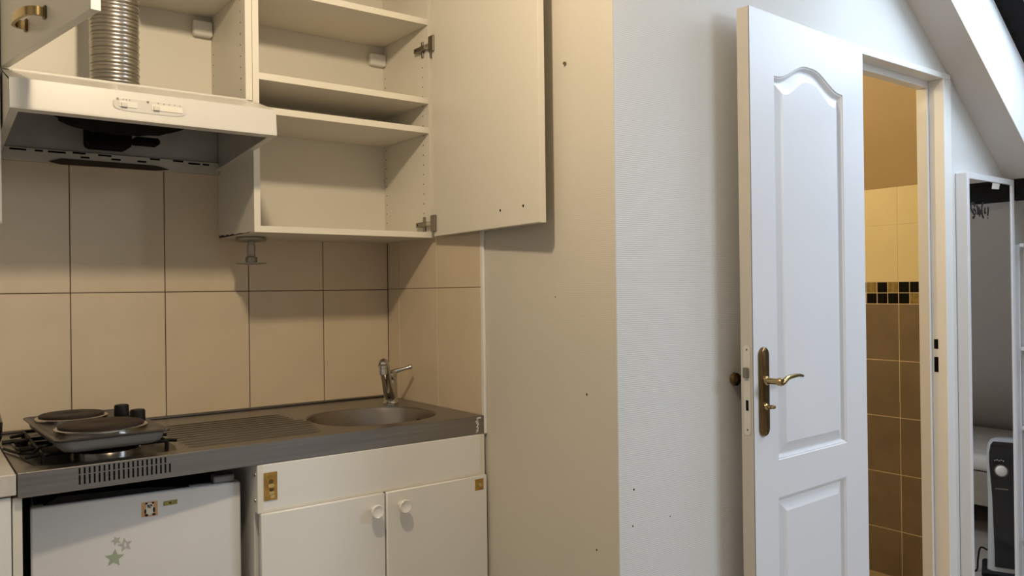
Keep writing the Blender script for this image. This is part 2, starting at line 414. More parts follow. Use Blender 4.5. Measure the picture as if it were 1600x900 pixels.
# handle set: long brass plate, lever and turn knob
def stad(r, h, n=28): return [(r*math.cos(t), (h-r)*(1 if math.sin(t) >= 0 else -1)+r*math.sin(t)) for t in [2*PI*(i+.5)/n for i in range(n)]]
hx, hz = .577, 1.006
for side in (1, -1):
    y0 = 0 if side == 1 else -DT
    hs = thing('x', None, None); bpy.data.objects.remove(hs)
    bm = new(); rr = .0205; hh = .1205
    loops = [[(hx+a*k, y0+side*d, hz+b*kk) for a, b in stad(rr, hh)] for k, kk, d in ((1, 1, 0), (1, 1, .006), (.88, .985, .0085), (.80, .965, .0095))]
    loft(bm, loops, cap_last=True, cap_first=True)
    pl = obj('handle_plate', bm, 'brass', dr, smooth=True)
    lz = 1.036
    k = 1.0 if side == 1 else .55
    bm = new(); lathe(bm, [(.013, .008), (.0125, .013), (.0085, .016), (.0085, .046*k), (.011, .048*k), (.0115, .056*k), (.009, .060*k)], (hx, y0, lz), (0, side, 0), 16)
    pts = smooth_pts([(hx-.002, y0+side*.052*k, lz-.004), (hx-.014, y0+side*.054*k, lz-.001), (hx-.034, y0+side*.054*k, lz+.008), (hx-.065, y0+side*.053*k, lz+.0105), (hx-.095, y0+side*.050*k, lz+.0105), (hx-.118, y0+side*.049*k, lz+.007)], 5)
    nn = len(pts)
    tube(bm, pts, [.0085-.0045*i/(nn-1) for i in range(nn)], 10)
    if side == -1: lathe(bm, [(.008, .02), (.018, .028), (.019, .036), (.014, .042)], (hx+.024, y0, lz), (0, -1, 0), 16)
    obj('lever', bm, 'brass_light' if side == 1 else 'brass', pl, smooth=True)
    bm = new(); lathe(bm, [(.010, .009), (.009, .012), (.0055, .014), (.0055, .024*k)], (hx, y0, .966), (0, side, 0), 12)
    if side == 1: box(bm, hx-.005, hx+.005, .024, .036, .962, .972, bev=.002)
    obj('turn_knob', bm, 'brass_light', pl, smooth=True)
for z in (1.126-.008, .885+.008):
    obj('plate_screw', lathe(new(), [(.0035, .0095), (.003, .0105)], (hx, 0, z), (0, 1, 0), 8), 'brass', dr)
# little hook over the top edge, hinges at the frame
bm = new(); box(bm, .118, .128, -.030, -.022, DH, DH+.014, bev=.003); obj('hook', bm, 'nickel', dr)
for z in (.25, 1.05, 1.82): obj('hinge', lathe(new(), [(.006, 0), (.0065, .002), (.0065, .078), (.006, .08)], (-.007, -DT+.004, z), (0, 0, 1), 10), 'white_trim', dr)

# ================================================================== RIGHT WALL CABINET
cb = thing('wall_cabinet', 'open cream wall cabinet with bare shelves above the sink', 'cabinet', (-.30, 0, 1.463))
def CB(name, m, x0, x1, y0, y1, z0, z1, bev=.0008, parent=None):
    p = parent or cb
    return B(name, m, p, x0+.30, x1+.30, y0, y1, z0-1.463, z1-1.463, bev=bev)
YC = -.33
CB('side_panel', 'melamine', -.596, -.578, YC, -.001, 1.463, 2.363)
CB('side_panel', 'melamine', -.018, -.0005, YC, -.001, 1.463, 2.363)
CB('bottom_panel', 'melamine', -.578, -.018, YC, -.001, 1.463, 1.481)
CB('top_panel', 'melamine', -.578, -.018, YC, -.001, 2.345, 2.363)
CB('back_panel', 'melamine', -.578, -.018, -.020, -.014, 1.481, 2.345)
for za, zb in ((1.803, 1.822), (1.899, 1.918), (2.156, 2.175)):
    s = CB('shelf', 'melamine', -.577, -.019, YC+.004, -.021, za, zb)
    CB('edge_band', 'melamine_edge', -.577, -.019, YC+.0015, YC+.0042, za, zb, 0, parent=s)
CB('edge_band', 'melamine_edge', -.596, -.578, YC-.0015, YC+.0005, 1.463, 2.363, 0)
CB('edge_band', 'melamine_edge', -.018, -.0005, YC-.0015, YC+.0005, 1.463, 2.363, 0)
CB('edge_band', 'melamine_edge', -.578, -.018, YC-.0015, YC+.0005, 1.463, 1.481, 0)
bm = new(); prism(bm, [(-.30, .003), (-.285, .0005), (-.01, .0005), (-.008, .012), (-.02, .007), (-.04, .009), (-.07, .005), (-.09, .008), (-.11, .004), (-.14, .007), (-.16, .003), (-.2, .0045), (-.25, .002)], 'X', -.2965, -.2958)
tag(obj('chipped_edge', bm, 'chipboard', cb), 'dark chipped chipboard along the lower edge')
def holes(parent, x, y, z0, z1, nx, off, step=.032, r=.0024):
    bm = new(); z = z0
    while z < z1:
        lathe(bm, [(r, 0), (r*.8, .0005)], (x+off[0], y+off[1], z+off[2]), (nx, 0, 0), 7, cap0=False); z += step
    o = obj('pin_holes', bm, 'shadow_gap', parent); o['kind'] = 'stuff'; return o
OC = (.30, 0, -1.463)
holes(cb, -.0182, -.292, 1.545, 2.06, -1, OC); holes(cb, -.0182, -.034, 1.50, 2.06, -1, OC)
for xa in (-.079,):
    b_ = CB('hanging_bracket', 'white_trim', xa, -.0185, -.045, -.021, 2.086, 2.126, bev=.004)
# hinges and open door
dl = thing('x', None, None); bpy.data.objects.remove(dl)
da = math.atan2(-.964+.366, -.067+.026)
door = bpy.data.objects.new('cabinet_door', None); 
bm = new(); box(bm, 0, .597, 0, .018, 0, .896, bev=.0012)
d_o = obj('door', bm, 'melamine', cb); d_o.location = (-.026+.30, -.366, .0015); d_o.rotation_euler = (0, 0, da)
tag(d_o, 'cabinet door standing open against the beige wall')
# local: x along the door from the hinge, y>0 is the outer side (towards the wall)
for hx_, hz_ in ((.402, .048), (.518, .050)):
    obj('screw_hole', lathe(new(), [(.0042, 0), (.003, .0006)], (hx_, 0, hz_), (0, -1, 0), 9, cap0=False), 'shadow_gap', d_o)
B('edge_band', 'melamine_edge', d_o, .5965, .5978, 0, .018, 0, .896)
for zc in (2.082, 1.507):
    z = zc-1.463
    bm = new(); box(bm, .2725, .2818, -.305, -.283, z-.009, z+.009, bev=.001)
    box(bm, .276, .2822, -.304, -.292, z-.026, z+.026, bev=.002)
    box(bm, .2665, .2745, -.330, -.262, z-.008, z+.008, bev=.0015)
    h_ = obj('hinge', bm, 'nickel', cb)
    obj('screw', lathe(new(), [(.003, 0), (.0025, .001)], (.2665, -.275, z), (-1, 0, 0), 8), 'shadow_gap', h_)
    bm = new(); box(bm, .2668, .2755, -.362, -.330, z-.007, z+.007, bev=.0015); obj('hinge_arm', bm, 'chrome', h_)
    bm = new(); box(bm, .2655, .2722, -.386, -.356, z-.026, z+.026, bev=.0015); obj('hinge_cup', bm, 'nickel', h_)

# grey fitting hanging under the cabinet's left corner
ft = thing('hanging_fitting', 'grey spool shaped fitting hanging under the wall cabinet corner', 'fitting', (-.53, -.11, 1.463))
obj('top_disc', lathe(new(), [(.043, -.0005), (.046, -.003), (.046, -.010), (.040, -.014), (.012, -.015)], n=28), 'grey_fit', ft, smooth=True)
obj('stem', lathe(new(), [(.011, -.015), (.011, -.024), (.0125, -.025), (.0125, -.060), (.011, -.062)], n=18), 'grey_fit', ft, smooth=True)
obj('collar', lathe(new(), [(.017, -.061), (.018, -.063), (.0175, -.078)], n=18), 'grey_fit', ft, smooth=True)
obj('lower_flange', lathe(new(), [(.018, -.0785), (.038, -.080), (.046, -.0795), (.046, -.082), (.02, -.085)], n=28), 'grey_fit', ft, smooth=True)

# ================================================================== HOOD CABINET
hc = thing('hood_cabinet', 'cream cabinet over the cooker hood with its door ajar', 'cabinet', (-.90, 0, 1.83))
def HB(name, m, x0, x1, y0, y1, z0, z1, bev=.0008, parent=None): return B(name, m, parent or hc, x0+.90, x1+.90, y0, y1, z0-1.83, z1-1.83, bev=bev)
HB('side_panel', 'melamine', -1.2, -1.182, YC, -.001, 1.834, 2.363)
HB('side_panel', 'melamine', -.616, -.5975, YC, -.001, 1.834, 2.363)
HB('edge_band', 'melamine_edge', -.616, -.5975, YC-.0015, YC+.0004, 1.834, 2.363, 0)
HB('edge_band', 'melamine_edge', -1.2, -1.182, YC-.0015, YC+.0004, 1.834, 2.363, 0)
HB('back_panel', 'melamine', -1.182, -.616, -.018, -.012, 1.834, 2.345)
HB('top_panel', 'melamine', -1.182, -.616, YC, -.001, 2.345, 2.363)
bm = new()
for a in ((-1.181, -1.005, YC+.02, -.019), (-.845, -.617, YC+.02, -.019), (-1.005, -.845, -.09, -.019)): box(bm, a[0]+.9, a[1]+.9, a[2], a[3], 2.148-1.83, 2.166-1.83)
obj('shelf', bm, 'melamine', hc)
HB('hanging_bracket', 'white_trim', -.676, -.618, -.045, -.0185, 2.084, 2.130, bev=.004)
OH = (.90, 0, -1.83)
holes(hc, -.6162, -.292, 1.87, 2.13, -1, OH); holes(hc, -.6162, -.040, 1.87, 2.06, -1, OH)
da2 = math.atan2(-.875+.342, -1.086+1.186)
bm = new(); box(bm, 0, .556, -.018, 0, 0, .53, bev=.001)
d2 = obj('door', bm, 'melamine', hc); d2.location = (-1.184+.90, -.342, .004); d2.rotation_euler = (0, 0, da2)
tag(d2, 'half open door of the cabinet over the hood')
B('edge_band', 'melamine_edge', d2, .5558, .557, -.018, 0, 0, .53)
# brass bow handle, level along the lower edge, on the outer (left) face
bm = new()
hp = smooth_pts([(.19, -.020, .052), (.19, -.038, .052), (.207, -.050, .052), (.25, -.054, .052), (.293, -.050, .052), (.31, -.038, .052), (.31, -.020, .052)], 4)
for i in range(len(hp)-1):
    pass
n_ = len(hp); L1 = []; 
for i, p in enumerate(hp):
    d_ = (hp[min(i+1, n_-1)]-hp[max(i-1, 0)]).normalized(); nn_ = Vector((-d_.y, d_.x, 0))
    L1.append([p+nn_*.0035+Vector((0, 0, .009)), p-nn_*.0035+Vector((0, 0, .009)), p-nn_*.0035-Vector((0, 0, .009)), p+nn_*.0035-Vector((0, 0, .009))])
loft(bm, L1, cap_last=True, cap_first=True)
hd = obj('handle', bm, 'brass_light', d2, smooth=True, angle=50)
for x in (.19, .31): B('handle_foot', 'brass', hd, x-.008, x+.008, -.023, -.018, .038, .066, bev=.002)

# left neighbour wall cabinet
lc = thing('wall_cabinet', 'closed cream wall cabinet cut off at the left edge of the view', 'cabinet', (-1.51, 0, 1.463))
B('body', 'melamine', lc, -.30, .3088, -.33, -.001, 0, .90, bev=.001)
B('door', 'melamine', lc, -.298, .3065, -.350, -.332, .002, .898, bev=.0012)

# ================================================================== COOKER HOOD
hd_ = thing('cooker_hood', 'cream cooker hood with its filter missing over the hotplates', 'cooker hood', (-.90, 0, 1.69))
def KB(name, m, x0, x1, y0, y1, z0, z1, bev=.0008, parent=None): return B(name, m, parent or hd_, x0+.90, x1+.90, y0, y1, z0-1.69, z1-1.69, bev=bev)
bm = new()
def prof(pts, x0, x1): prism(bm, [(y, z-1.69) for y, z in pts], 'X', x0+.90, x1+.90)
X0, X1 = -1.199, -.594
prof([(-.508, 1.711), (-.502, 1.776), (-.495, 1.776), (-.500, 1.712)], X0, X1)                      # front
prof([(-.5018, 1.7755), (-.345, 1.8285), (-.345, 1.8225), (-.500, 1.770)], X0, X1)                  # top sloping strip
prof([(-.345, 1.833), (-.337, 1.833), (-.337, 1.8225), (-.345, 1.8225)], X0+.02, X1-.022)                      # little upstand
prof([(-.508, 1.711), (-.508, 1.707), (-.488, 1.703), (-.488, 1.707)], X0, X1)                      # front return lip
obj('front_shell', bm, 'enamel', hd_)
for xa, xb in ((X0, X0+.0022), (X1-.0022, X1)):
    bm = new(); prof([(-.507, 1.708), (-.02, 1.672), (-.001, 1.672), (-.001, 1.825), (-.345, 1.825), (-.5005, 1.774)], xa, xb); obj('side_shell', bm, 'enamel', hd_)
    sgn = 1 if xa == X0 else -1; xi = xa+.0022 if sgn == 1 else xb-.0022
    bm = new(); prof([(-.49, 1.7065), (-.03, 1.673), (-.03, 1.6705), (-.49, 1.704)], *(sorted((xi-.0022*sgn, xi+.016*sgn)))); obj('side_lip', bm, 'enamel', hd_)
    bm = new(); prof([(-.49, 1.712), (-.02, 1.68), (-.02, 1.80), (-.345, 1.80), (-.49, 1.768)], *(sorted((xi+.0002*sgn, xi+.0017*sgn)))); obj('inner_side', bm, 'grey_sheet', hd_)
KB('inner_top', 'grey_sheet', X0+.004, X1-.004, -.345, -.004, 1.806, 1.812)
bm = new(); prof([(-.494, 1.769), (-.345, 1.812), (-.345, 1.808), (-.494, 1.765)], X0+.004, X1-.004); obj('inner_front', bm, 'grey_sheet', hd_)
KB('inner_back', 'grey_sheet', X0+.004, X1-.004, -.008, -.004, 1.70, 1.806)
lip = KB('back_rail', 'zinc', X0+.003, X1-.003, -.020, -.001, 1.662, 1.698, bev=.001)
for xa, xb, z in ((-1.158, -1.118, 1.692), (-1.098, -1.078, 1.692), (-1.066, -1.022, 1.692), (-1.005, -.972, 1.694), (-.94, -.905, 1.693), (-.985, -.962, 1.683), (-.80, -.772, 1.694), (-.835, -.81, 1.684), (-.735, -.705, 1.694), (-.690, -.655, 1.690), (-.647, -.628, 1.690), (-.905, -.88, 1.684)):
    KB('slot', 'shadow_gap', xa, xb, -.0207, -.0199, z-.0025, z+.0025, 0, parent=lip).location = (0, 0, 0)
bm = new(); prism(bm, [(-.13, -.008+0), (-.10, .003), (.15, .003), (.19, -.006), (.15, -.012), (-.10, -.014)], 'Y', -.024, -.0195)
for v in bm.verts: v.co += Vector((-.905+.90-.03, 0, 1.672-1.69))
obj('rail_gap', bm, 'chipboard', lip)
# control plate with two sliders
bm = new(); loops = []
for k, kk, d in ((1, 1, 0), (1, 1, .0012), (.975, .90, .0018)):
    pts = []
    for i in range(32):
        t = 2*PI*i/32; c = math.cos(t); s = math.sin(t)
        pts.append((.083*k*math.copysign(abs(c)**.45, c), d, .0165*kk*math.copysign(abs(s)**.6, s)))
    loops.append([(p[0]-.907+.90, -.506-p[1]+(.0), p[2]+1.743-1.69) for p in pts])
loft(bm, loops, cap_last=True, cap_first=True)
cp = obj('control_plate', bm, 'enamel', hd_); 
for xc, wd in ((-.957, .020), (-.869, .036)):
    bm = new(); box(bm, xc-wd+.90, xc+wd+.90, -.5092, -.5077, .046, .060, bev=.0006); sl = obj('slider_slot', bm, 'laminate_edge', cp)
    bm = new(); box(bm, xc-wd+.004+.90, xc-wd+.018+.90, -.5130, -.5085, .046, .057, bev=.001); obj('slider', bm, 'enamel', sl)
    bm = new()
    for q in range(3 if wd < .03 else 5): box(bm, xc-wd*.6+q*wd*.35+.90, xc-wd*.6+q*wd*.35+.0022+.90, -.5083, -.5077, .0635, .0655)
    box(bm, xc-wd*1.3+.90, xc-wd*1.3+.005+.90, -.5083, -.5077, .062, .067)
    obj('printed_mark', bm, 'nickel', sl)['kind'] = 'stuff'
# fan housing: scalloped black volute, motor block
bm = new(); n = 48
def vol(r, z): return [(-.925+.90+(r+.006*math.cos(12*2*PI*k/n))*1.12*math.cos(2*PI*k/n), -.275+(r+.006*math.cos(12*2*PI*k/n))*.95*math.sin(2*PI*k/n), z-1.69) for k in range(n)]
loft(bm, [vol(.13, 1.805), (vol(.14, 1.775)), vol(.138, 1.745), vol(.118, 1.735), vol(.10, 1.728), vol(.055, 1.722)], cap_last=True, cap_first=True)
obj('fan_housing', bm, 'grease_black', hd_, smooth=True)
bm = new(); box(bm, -.985+.90, -.875+.90, -.16, -.055, 1.700-1.69, 1.79-1.69, bev=.012, seg=2); box(bm, -.87+.90, -.80+.90, -.15, -.10, 1.715-1.69, 1.735-1.69, bev=.006); obj('fan_motor', bm, 'grease_black', hd_)
# flexible duct
dc = thing('flexible_duct', 'ribbed silver aluminium duct rising behind the hood', 'duct', (-.925, -.185, 1.8125))
pr = []; z = 0.0; k = 0
while z < .53:
    pr += [(.0612, z), (.0612, z+.0068), (.0618, z+.0074), (.0612, z+.0080), (.0612, z+.0142), (.0634, z+.0156), (.0612, z+.0170)]; z += .0205
obj('ribbed_tube', lathe(new(), pr, n=48, cap0=False, cap1=False), 'aluminium', dc, smooth=True, angle=75)
obj('collar', lathe(new(), [(.068, -.0005), (.068, .014), (.0645, .014), (.0645, 0)], n=32, cap0=False, cap1=False), 'grey_sheet', dc, smooth=True)

# ================================================================== STEEL COUNTER
ct = thing('steel_worktop', 'stainless steel kitchenette worktop with sink, drainer and vent slots', 'worktop', (-.60, -.30, CZ))
def lo_(x, y, z=0.0): return (x+.60, y+.30, z)
bm = new()
ox = [bm.verts.new(lo_(x, y)) for x, y in ((-1.2, -.598), (-.0025, -.598), (-.0025, -.001), (-1.2, -.001))]
edges = [bm.edges.new((ox[i], ox[(i+1) % 4])) for i in range(4)]
def sup(cx, cy, a, b, e, n=56): return [(cx+a*math.copysign(abs(math.cos(2*PI*i/n))**e, math.cos(2*PI*i/n)), cy+b*math.copysign(abs(math.sin(2*PI*i/n))**e, math.sin(2*PI*i/n))) for i in range(n)]
BW = (-.262, -.380, .187, .167)
def lp_(cx, cy, a, b, e, z): return [lo_(x, y, z) for x, y in sup(cx, cy, a, b, e)]
# burner tray recess
tray = [(-1.005, -.315, .172, .245, .35, 0), (-1.005, -.315, .168, .241, .35, -.004), (-1.005, -.315, .160, .233, .35, -.007)]
r2 = loft(bm, [lp_(*t) for t in tray], cap_last=True)
rims = [(BW[0], BW[1], BW[2]+.012, BW[3]+.012, .85, 0), (BW[0], BW[1], BW[2]+.004, BW[3]+.004, .82, .0005), (BW[0], BW[1], BW[2], BW[3], .82, -.004)]
r1 = loft(bm, [lp_(*t) for t in rims], cap_last=False)
for rr in (r1[0], r2[0]):
    for i in range(len(rr)): edges.append(bm.edges.get((rr[i], rr[(i+1) % len(rr)])))
bmesh.ops.triangle_fill(bm, use_beauty=True, use_dissolve=False, edges=edges)
obj('steel_top', bm, 'steel', ct, smooth=True, angle=30)
bm = new()
bl_ = [(0, -.003), (-.004, -.02), (-.010, -.07), (-.022, -.125), (-.045, -.145), (-.09, -.150), (-.14, -.152)]
loft(bm, [lp_(BW[0], BW[1], max(.03, BW[2]+d), max(.03, BW[3]+d), .82+.16*min(1, -z/.15), z) for d, z in bl_], cap_last=True)
bo = obj('sink_bowl', bm, 'steel_bowl', ct, smooth=True, angle=60)
obj('drain', lathe(new(), [(.034, -.1505), (.034, -.149), (.026, -.1485), (.022, -.1505)], lo_(BW[0], BW[1]), n=24), 'chrome', bo, smooth=True)
bm = new()
for q in range(3): box(bm, .60+BW[0]+.165, .60+BW[0]+.176, .30+BW[1]-.025+q*.017, .30+BW[1]-.016+q*.017, -.045, -.03)
obj('overflow_slots', bm, 'shadow_gap', bo)
ap = B('apron', 'steel', ct, -.6, .5975, -.3005, -.297, -.0535, -.0002, bev=.0008)
bm = new()
for q in range(20):
    x = -1.085+.60+q*.0099
    if q != 19: box(bm, x, x+.0036, -.3012, -.3003, -.0178, -.0045)
    box(bm, x, x+.0036, -.3012, -.3003, -.041, -.0205)
obj('vent_slots', bm, 'shadow_gap', ap)
bm = new(); random.seed(3)
pts = []
zz = -.004
for q in range(26):
    pts.append((.5735+random.uniform(-.006, .006), -.3010, -.006-q*.0017))
for q in range(25): tube(bm, [pts[q], pts[q+1]], .0009, 5)
box(bm, .574, .586, -.3012, -.3003, -.0075, -.0035)
tag(obj('scratches', bm, 'scratch_white', ap), 'scratched white marks at the right end of the steel edge')
B('side_lip', 'steel', ct, -.6, -.5965, -.297, .299, -.0535, -.001)
B('back_upstand', 'steel', ct, -.6, .5975, .285, .2990, .0002, .007, bev=.002)
# drainer ridges
bm = new()
for q in range(11):
    y = -.535+q*.036; xa = -.835; xb = -.445-.05*abs(q-5)/5 - (.0 if q < 9 else .0)
    if q > 6: xb = -.47
    pts = [lo_(xa, y, -.0012), lo_(xa+.012, y, .0012), lo_(xb-.015, y, .0012), lo_(xb, y, -.0012)]
    tube(bm, pts, .0045, 8)
for v in bm.verts: v.co.z = max(v.co.z*.42, -.0015)
o = obj('drainer_ridges', bm, 'steel', ct, smooth=True)
bm = new(); prism(bm, [(x+.60, y+.30) for x, y in sup(-1.005, -.315, .158, .231, .35)], 'Z', -.0069, -.006); obj('burner_tray', bm, 'steel_dark', ct)
# gas burners in the tray and black pan support
for cy in (-.20, -.43):
    bm = new(); lathe(bm, [(.078, -.0068), (.078, .004), (.070, .008), (.060, .004), (.045, -.002)], lo_(-1.0, cy), n=32, cap0=False); bn = obj('burner_bowl', bm, 'chrome', ct, smooth=True)
    obj('burner_cap', lathe(new(), [(.034, -.002), (.036, .006), (.030, .009)], lo_(-1.0, cy), n=24), 'black', bn, smooth=True)
bm = new()
zb = .0145
for x in (-1.14, -.875): tube(bm, [lo_(x, -.49, zb), lo_(x, -.10, zb)], .0042, 8)
for y in (-.49, -.315, -.10): tube(bm, [lo_(-1.14, y, zb), lo_(-.875, y, zb)], .0042, 8)
for y in (-.48, -.38, -.25, -.15):
    tube(bm, [lo_(-.875, y, zb), lo_(-.852, y-.012, zb-.001)], .0042, 8); tube(bm, [lo_(-1.14, y, zb), lo_(-1.175, y-.02, zb-.001)], .0042, 8)
for x in (-1.14, -.875):
    for y in (-.49, -.315, -.10): tube(bm, [lo_(x, y, zb), lo_(x, y, -.006)], .005, 8)
obj('pan_support', bm, 'black', ct, smooth=True)
bm = new(); tube(bm, [lo_(-1.195, -.178, .004), lo_(-1.09, -.172, .004)], .005, 8); obj('rear_bar', bm, 'black', ct, smooth=True)
for y in (-.235,):
    obj('gas_knob', lathe(new(), [(.014, 0), (.014, .014), (.011, .017)], lo_(-1.157, y, -.001), n=16), 'black', ct, smooth=True)

# ---- tap
tp = thing('mixer_tap', 'chrome single lever mixer tap behind the sink', 'tap', (-.098, -.196, CZ))
obj('body', lathe(new(), [(.026, 0), (.026, .006), (.0225, .010), (.0215, .06), (.0205, .082)], n=24), 'chrome', tp, smooth=True)
d_ = Vector((-.575, -.818, 0))
sp = smooth_pts([d_*.0+Vector((0, 0, .022)), d_*.03+Vector((-.002, 0, .040)), d_*.085+Vector((-.004, 0, .095)), d_*.125+Vector((-.004, 0, .137)), d_*.145+Vector((-.004, 0, .148)), d_*.158+Vector((-.004, 0, .143))], 5)
obj('spout', tube(new(), sp, [.018]*8+[.0165]*(len(sp)-8), 16), 'chrome', tp, smooth=True)
q = d_*.160+Vector((-.004, 0, .148))
obj('aerator', lathe(new(), [(.008, 0), (.0128, -.004), (.0128, -.012), (.0120, -.0125), (.0120, -.014), (.0128, -.0145), (.0128, -.032), (.011, -.033)], q, n=20), 'chrome', tp, smooth=True)
lv = obj('lever_head', lathe(new(), [(.0205, .083), (.0215, .085), (.0215, .103), (.016, .109), (.004, .111)], n=24), 'chrome', tp, smooth=True)
ls = smooth_pts([(-.004, .004, .098), (.015, .0, .107), (.040, -.010, .114), (.062, -.018, .120), (.070, -.02, .1215)], 4)
obj('lever', tube(new(), ls, [.012, .0115, .011, .0095, .0085, .0075, .007, .0065, .006, .006, .006, .0065, .0075, .008, .008, .007, .004], 12), 'chrome', lv, smooth=True)

# ---- portable double hotplate standing on the pan support
hp_ = thing('portable_hotplate', 'portable electric double hotplate standing on the old hob', 'hotplate', (-1.012, -.335, CZ+.0188), rz=math.radians(2.3))
def rrect(a, b, r, n=6):
    pts = []
    for sx, sy, a0 in ((1, 1, 0), (-1, 1, PI/2), (-1, -1, PI), (1, -1, 1.5*PI)):
        for i in range(n+1):
            t = a0+PI/2*i/n; pts.append((sx*(a-r)+r*math.cos(t), sy*(b-r)+r*math.sin(t)))
    return pts
bm = new()
loft(bm, [[(x, y, z) for x, y in rrect(a, b, r)] for a, b, r, z in ((.088, .195, .02, 0), (.100, .207, .025, .003), (.110, .217, .025, .012), (.114, .221, .022, .030))], cap_last=True, cap_first=True)
obj('body', bm, 'plate_body', hp_, smooth=True, angle=50)
bm = new()
loft(bm, [[(x, y, z) for x, y in rrect(a, b, r)] for a, b, r, z in ((.121, .228, .014, .0302), (.123, .230, .014, .032), (.122, .229, .014, .0352), (.116, .223, .012, .0362), (.112, .219, .012, .0342))], cap_last=True, cap_first=True)
obj('top_plate', bm, 'plate_top', hp_, smooth=True, angle=40)
for cx, cy, r in ((-.026, .118, .0755), (-.004, -.108, .0925)):
    rg = obj('trim_ring', lathe(new(), [(r+.009, .034), (r+.009, .0415), (r+.005, .0435), (r-.004, .0425)], (cx, cy, 0), n=48, cap0=False, cap1=False), 'chrome', hp_, smooth=True)
    obj('hot_plate', lathe(new(), [(r, .035), (r+.001, .0475), (r-.002, .0495), (r*.32, .0495), (r*.28, .0483)], (cx, cy, 0), n=48), 'iron', hp_, smooth=True, angle=50)
for cx, cy in ((.088, .092), (.096, -.035)):
    obj('knob', lathe(new(), [(.0185, .035), (.018, .060), (.016, .063), (.006, .0635)], (cx, cy, 0), n=22), 'black', hp_, smooth=True, angle=50)
obj('power_cord', tube(new(), smooth_pts([(-.113, -.13, .014), (-.135, -.135, .012), (-.150, -.10, -.006), (-.17, -.03, -.012), (-.186, .05, -.0125)], 5), .0035, 8), 'black', hp_, smooth=True)

# ================================================================== SINK CABINET
sc = thing('sink_cabinet', 'white sink base cabinet with two doors and round knobs', 'cabinet', (-.335, -.30, 0))
def SB(name, m, x0, x1, y0, y1, z0, z1, bev=.0015, parent=None, **k): return B(name, m, parent or sc, x0+.335, x1+.335, y0+.30, y1+.30, z0, z1, bev=bev, **k)
SB('side_panel', 'laminate', -.688, -.672, -.570, -.03, .0, CZ-.055)
SB('side_panel', 'laminate', -.020, -.004, -.570, -.03, .0, CZ-.055)
SB('back_panel', 'laminate', -.672, -.020, -.04, -.03, .0, CZ-.055)
SB('floor_panel', 'laminate', -.672, -.020, -.570, -.04, .10, .118)
SB('plinth', 'laminate', -.672, -.020, -.545, -.53, 0, .10)
fp = SB('top_fascia', 'laminate', -.690, -.004, -.602, -.571, .741, .8605)
SB('fascia_edge', 'laminate_edge', -.690, -.676, -.6035, -.602, .741, .8605, 0, parent=fp)
SB('fascia_edge', 'laminate_edge', -.022, -.004, -.6035, -.602, .741, .8605, 0, parent=fp)
SB('fascia_edge', 'laminate_edge', -.6755, -.0225, -.6035, -.602, .741, .7475, 0, parent=fp)
for x0, x1, kx_ in ((-.684, -.342, -.378), (-.337, -.0015, -.294)):
    d = SB('door', 'laminate', x0, x1, -.612, -.591, .105, .7402, bev=.003, smooth=True)
    bm = new(); lathe(bm, [(.009, 0), (.009, .012), (.016, .018), (.0190, .024), (.0190, .029), (.0165, .0315), (.010, .0285), (.003, .0275)], (kx_+.335, -.612+.30, .700), (0, -1, 0), 26)
    obj('knob', bm, 'knob_white', d, smooth=True, angle=60)
for z in (.835, .771):
    obj('side_screw', lathe(new(), [(.0045, 0), (.004, .003)], (-.6885+.335, -.586+.30, z), (-1, 0, 0), 9), 'nickel', sc)
def sticker(name, m, parent, x0, x1, z0, z1, y, skew=0.0, label=None):
    bm = new(); prism(bm, [(x0, z0), (x1, z0+skew), (x1, z1+skew), (x0, z1)], 'Y', y, y+.0006)
    o = obj(name, bm, m, parent)
    if label: o['label'] = label
    return o
yf = -.6036+.30-.0005
st = sticker('sticker', 'gold_sticker', fp, -.674+.335, -.640+.335, .770, .840, yf, label='tall gold foil sticker with a small embossed figure')
def blob(parent, m, cx, cz, rx, rz_, y, name='print', n=14):
    bm = new(); prism(bm, [(cx+rx*math.cos(2*PI*i/n), cz+rz_*math.sin(2*PI*i/n)) for i in range(n)], 'Y', y-.0003, y); return obj(name, bm, m, parent)
for cx, cz, rx, rz_, m in ((-.656, .817, .0065, .006, 'brass'), (-.655, .806, .008, .005, 'pale_gold'), (-.655, .796, .006, .0045, 'brass'), (-.654, .788, .007, .005, 'pale_gold'), (-.652, .779, .0055, .006, 'pale_gold')):
    blob(st, m, cx+.335, cz, rx, rz_, yf)
s2 = sticker('sticker', 'gold_sticker', sc.children[-1] if False else d, -.045+.335, -.015+.335, .698, .731, -.612+.30-.0006, label='small square gold foil sticker on the right door')
blob(s2, 'olive_sticker', -.030+.335, .716, .007, .009, -.3126); blob(s2, 'pale_gold', -.028+.335, .714, .004, .005, -.3129)

# ================================================================== FRIDGE AND ITS NICHE
fg = thing('small_fridge', 'small white fridge under the counter with stickers on its door', 'fridge', (-.919, -.277, 0), rz=math.radians(-5.4))
B('body', 'fridge_white', fg, -.223, .200, -.205, .25, .02, .805, bev=.004)
B('gasket', 'black_matt', fg, -.220, .220, -.217, -.2055, .03, .800)
fd = B('door', 'fridge_white', fg, -.2265, .2285, -.257, -.2175, .03, .817, bev=.006, seg=3, smooth=True)
B('top_cover', 'black_matt', fg, -.22, .198, -.20, .24, .8055, .815, bev=.004)
bm = new(); prism(bm, [(-.20, .8172), (-.17, .8335), (.02, .8285), (.11, .8172)], 'Y', -.245, -.222); obj('handle_recess', bm, 'black', fg)
B('hinge_cover', 'plate_body', fg, .165, .215, -.25, -.21, .8175, .836, bev=.003)
for x in (-.19, .19):
    for y in (-.17, .21): obj('foot', lathe(new(), [(.018, 0), (.018, .012), (.012, .02)], (x, y, 0), n=12), 'black', fg)
FY = -.257
def fs(x): return x+.945
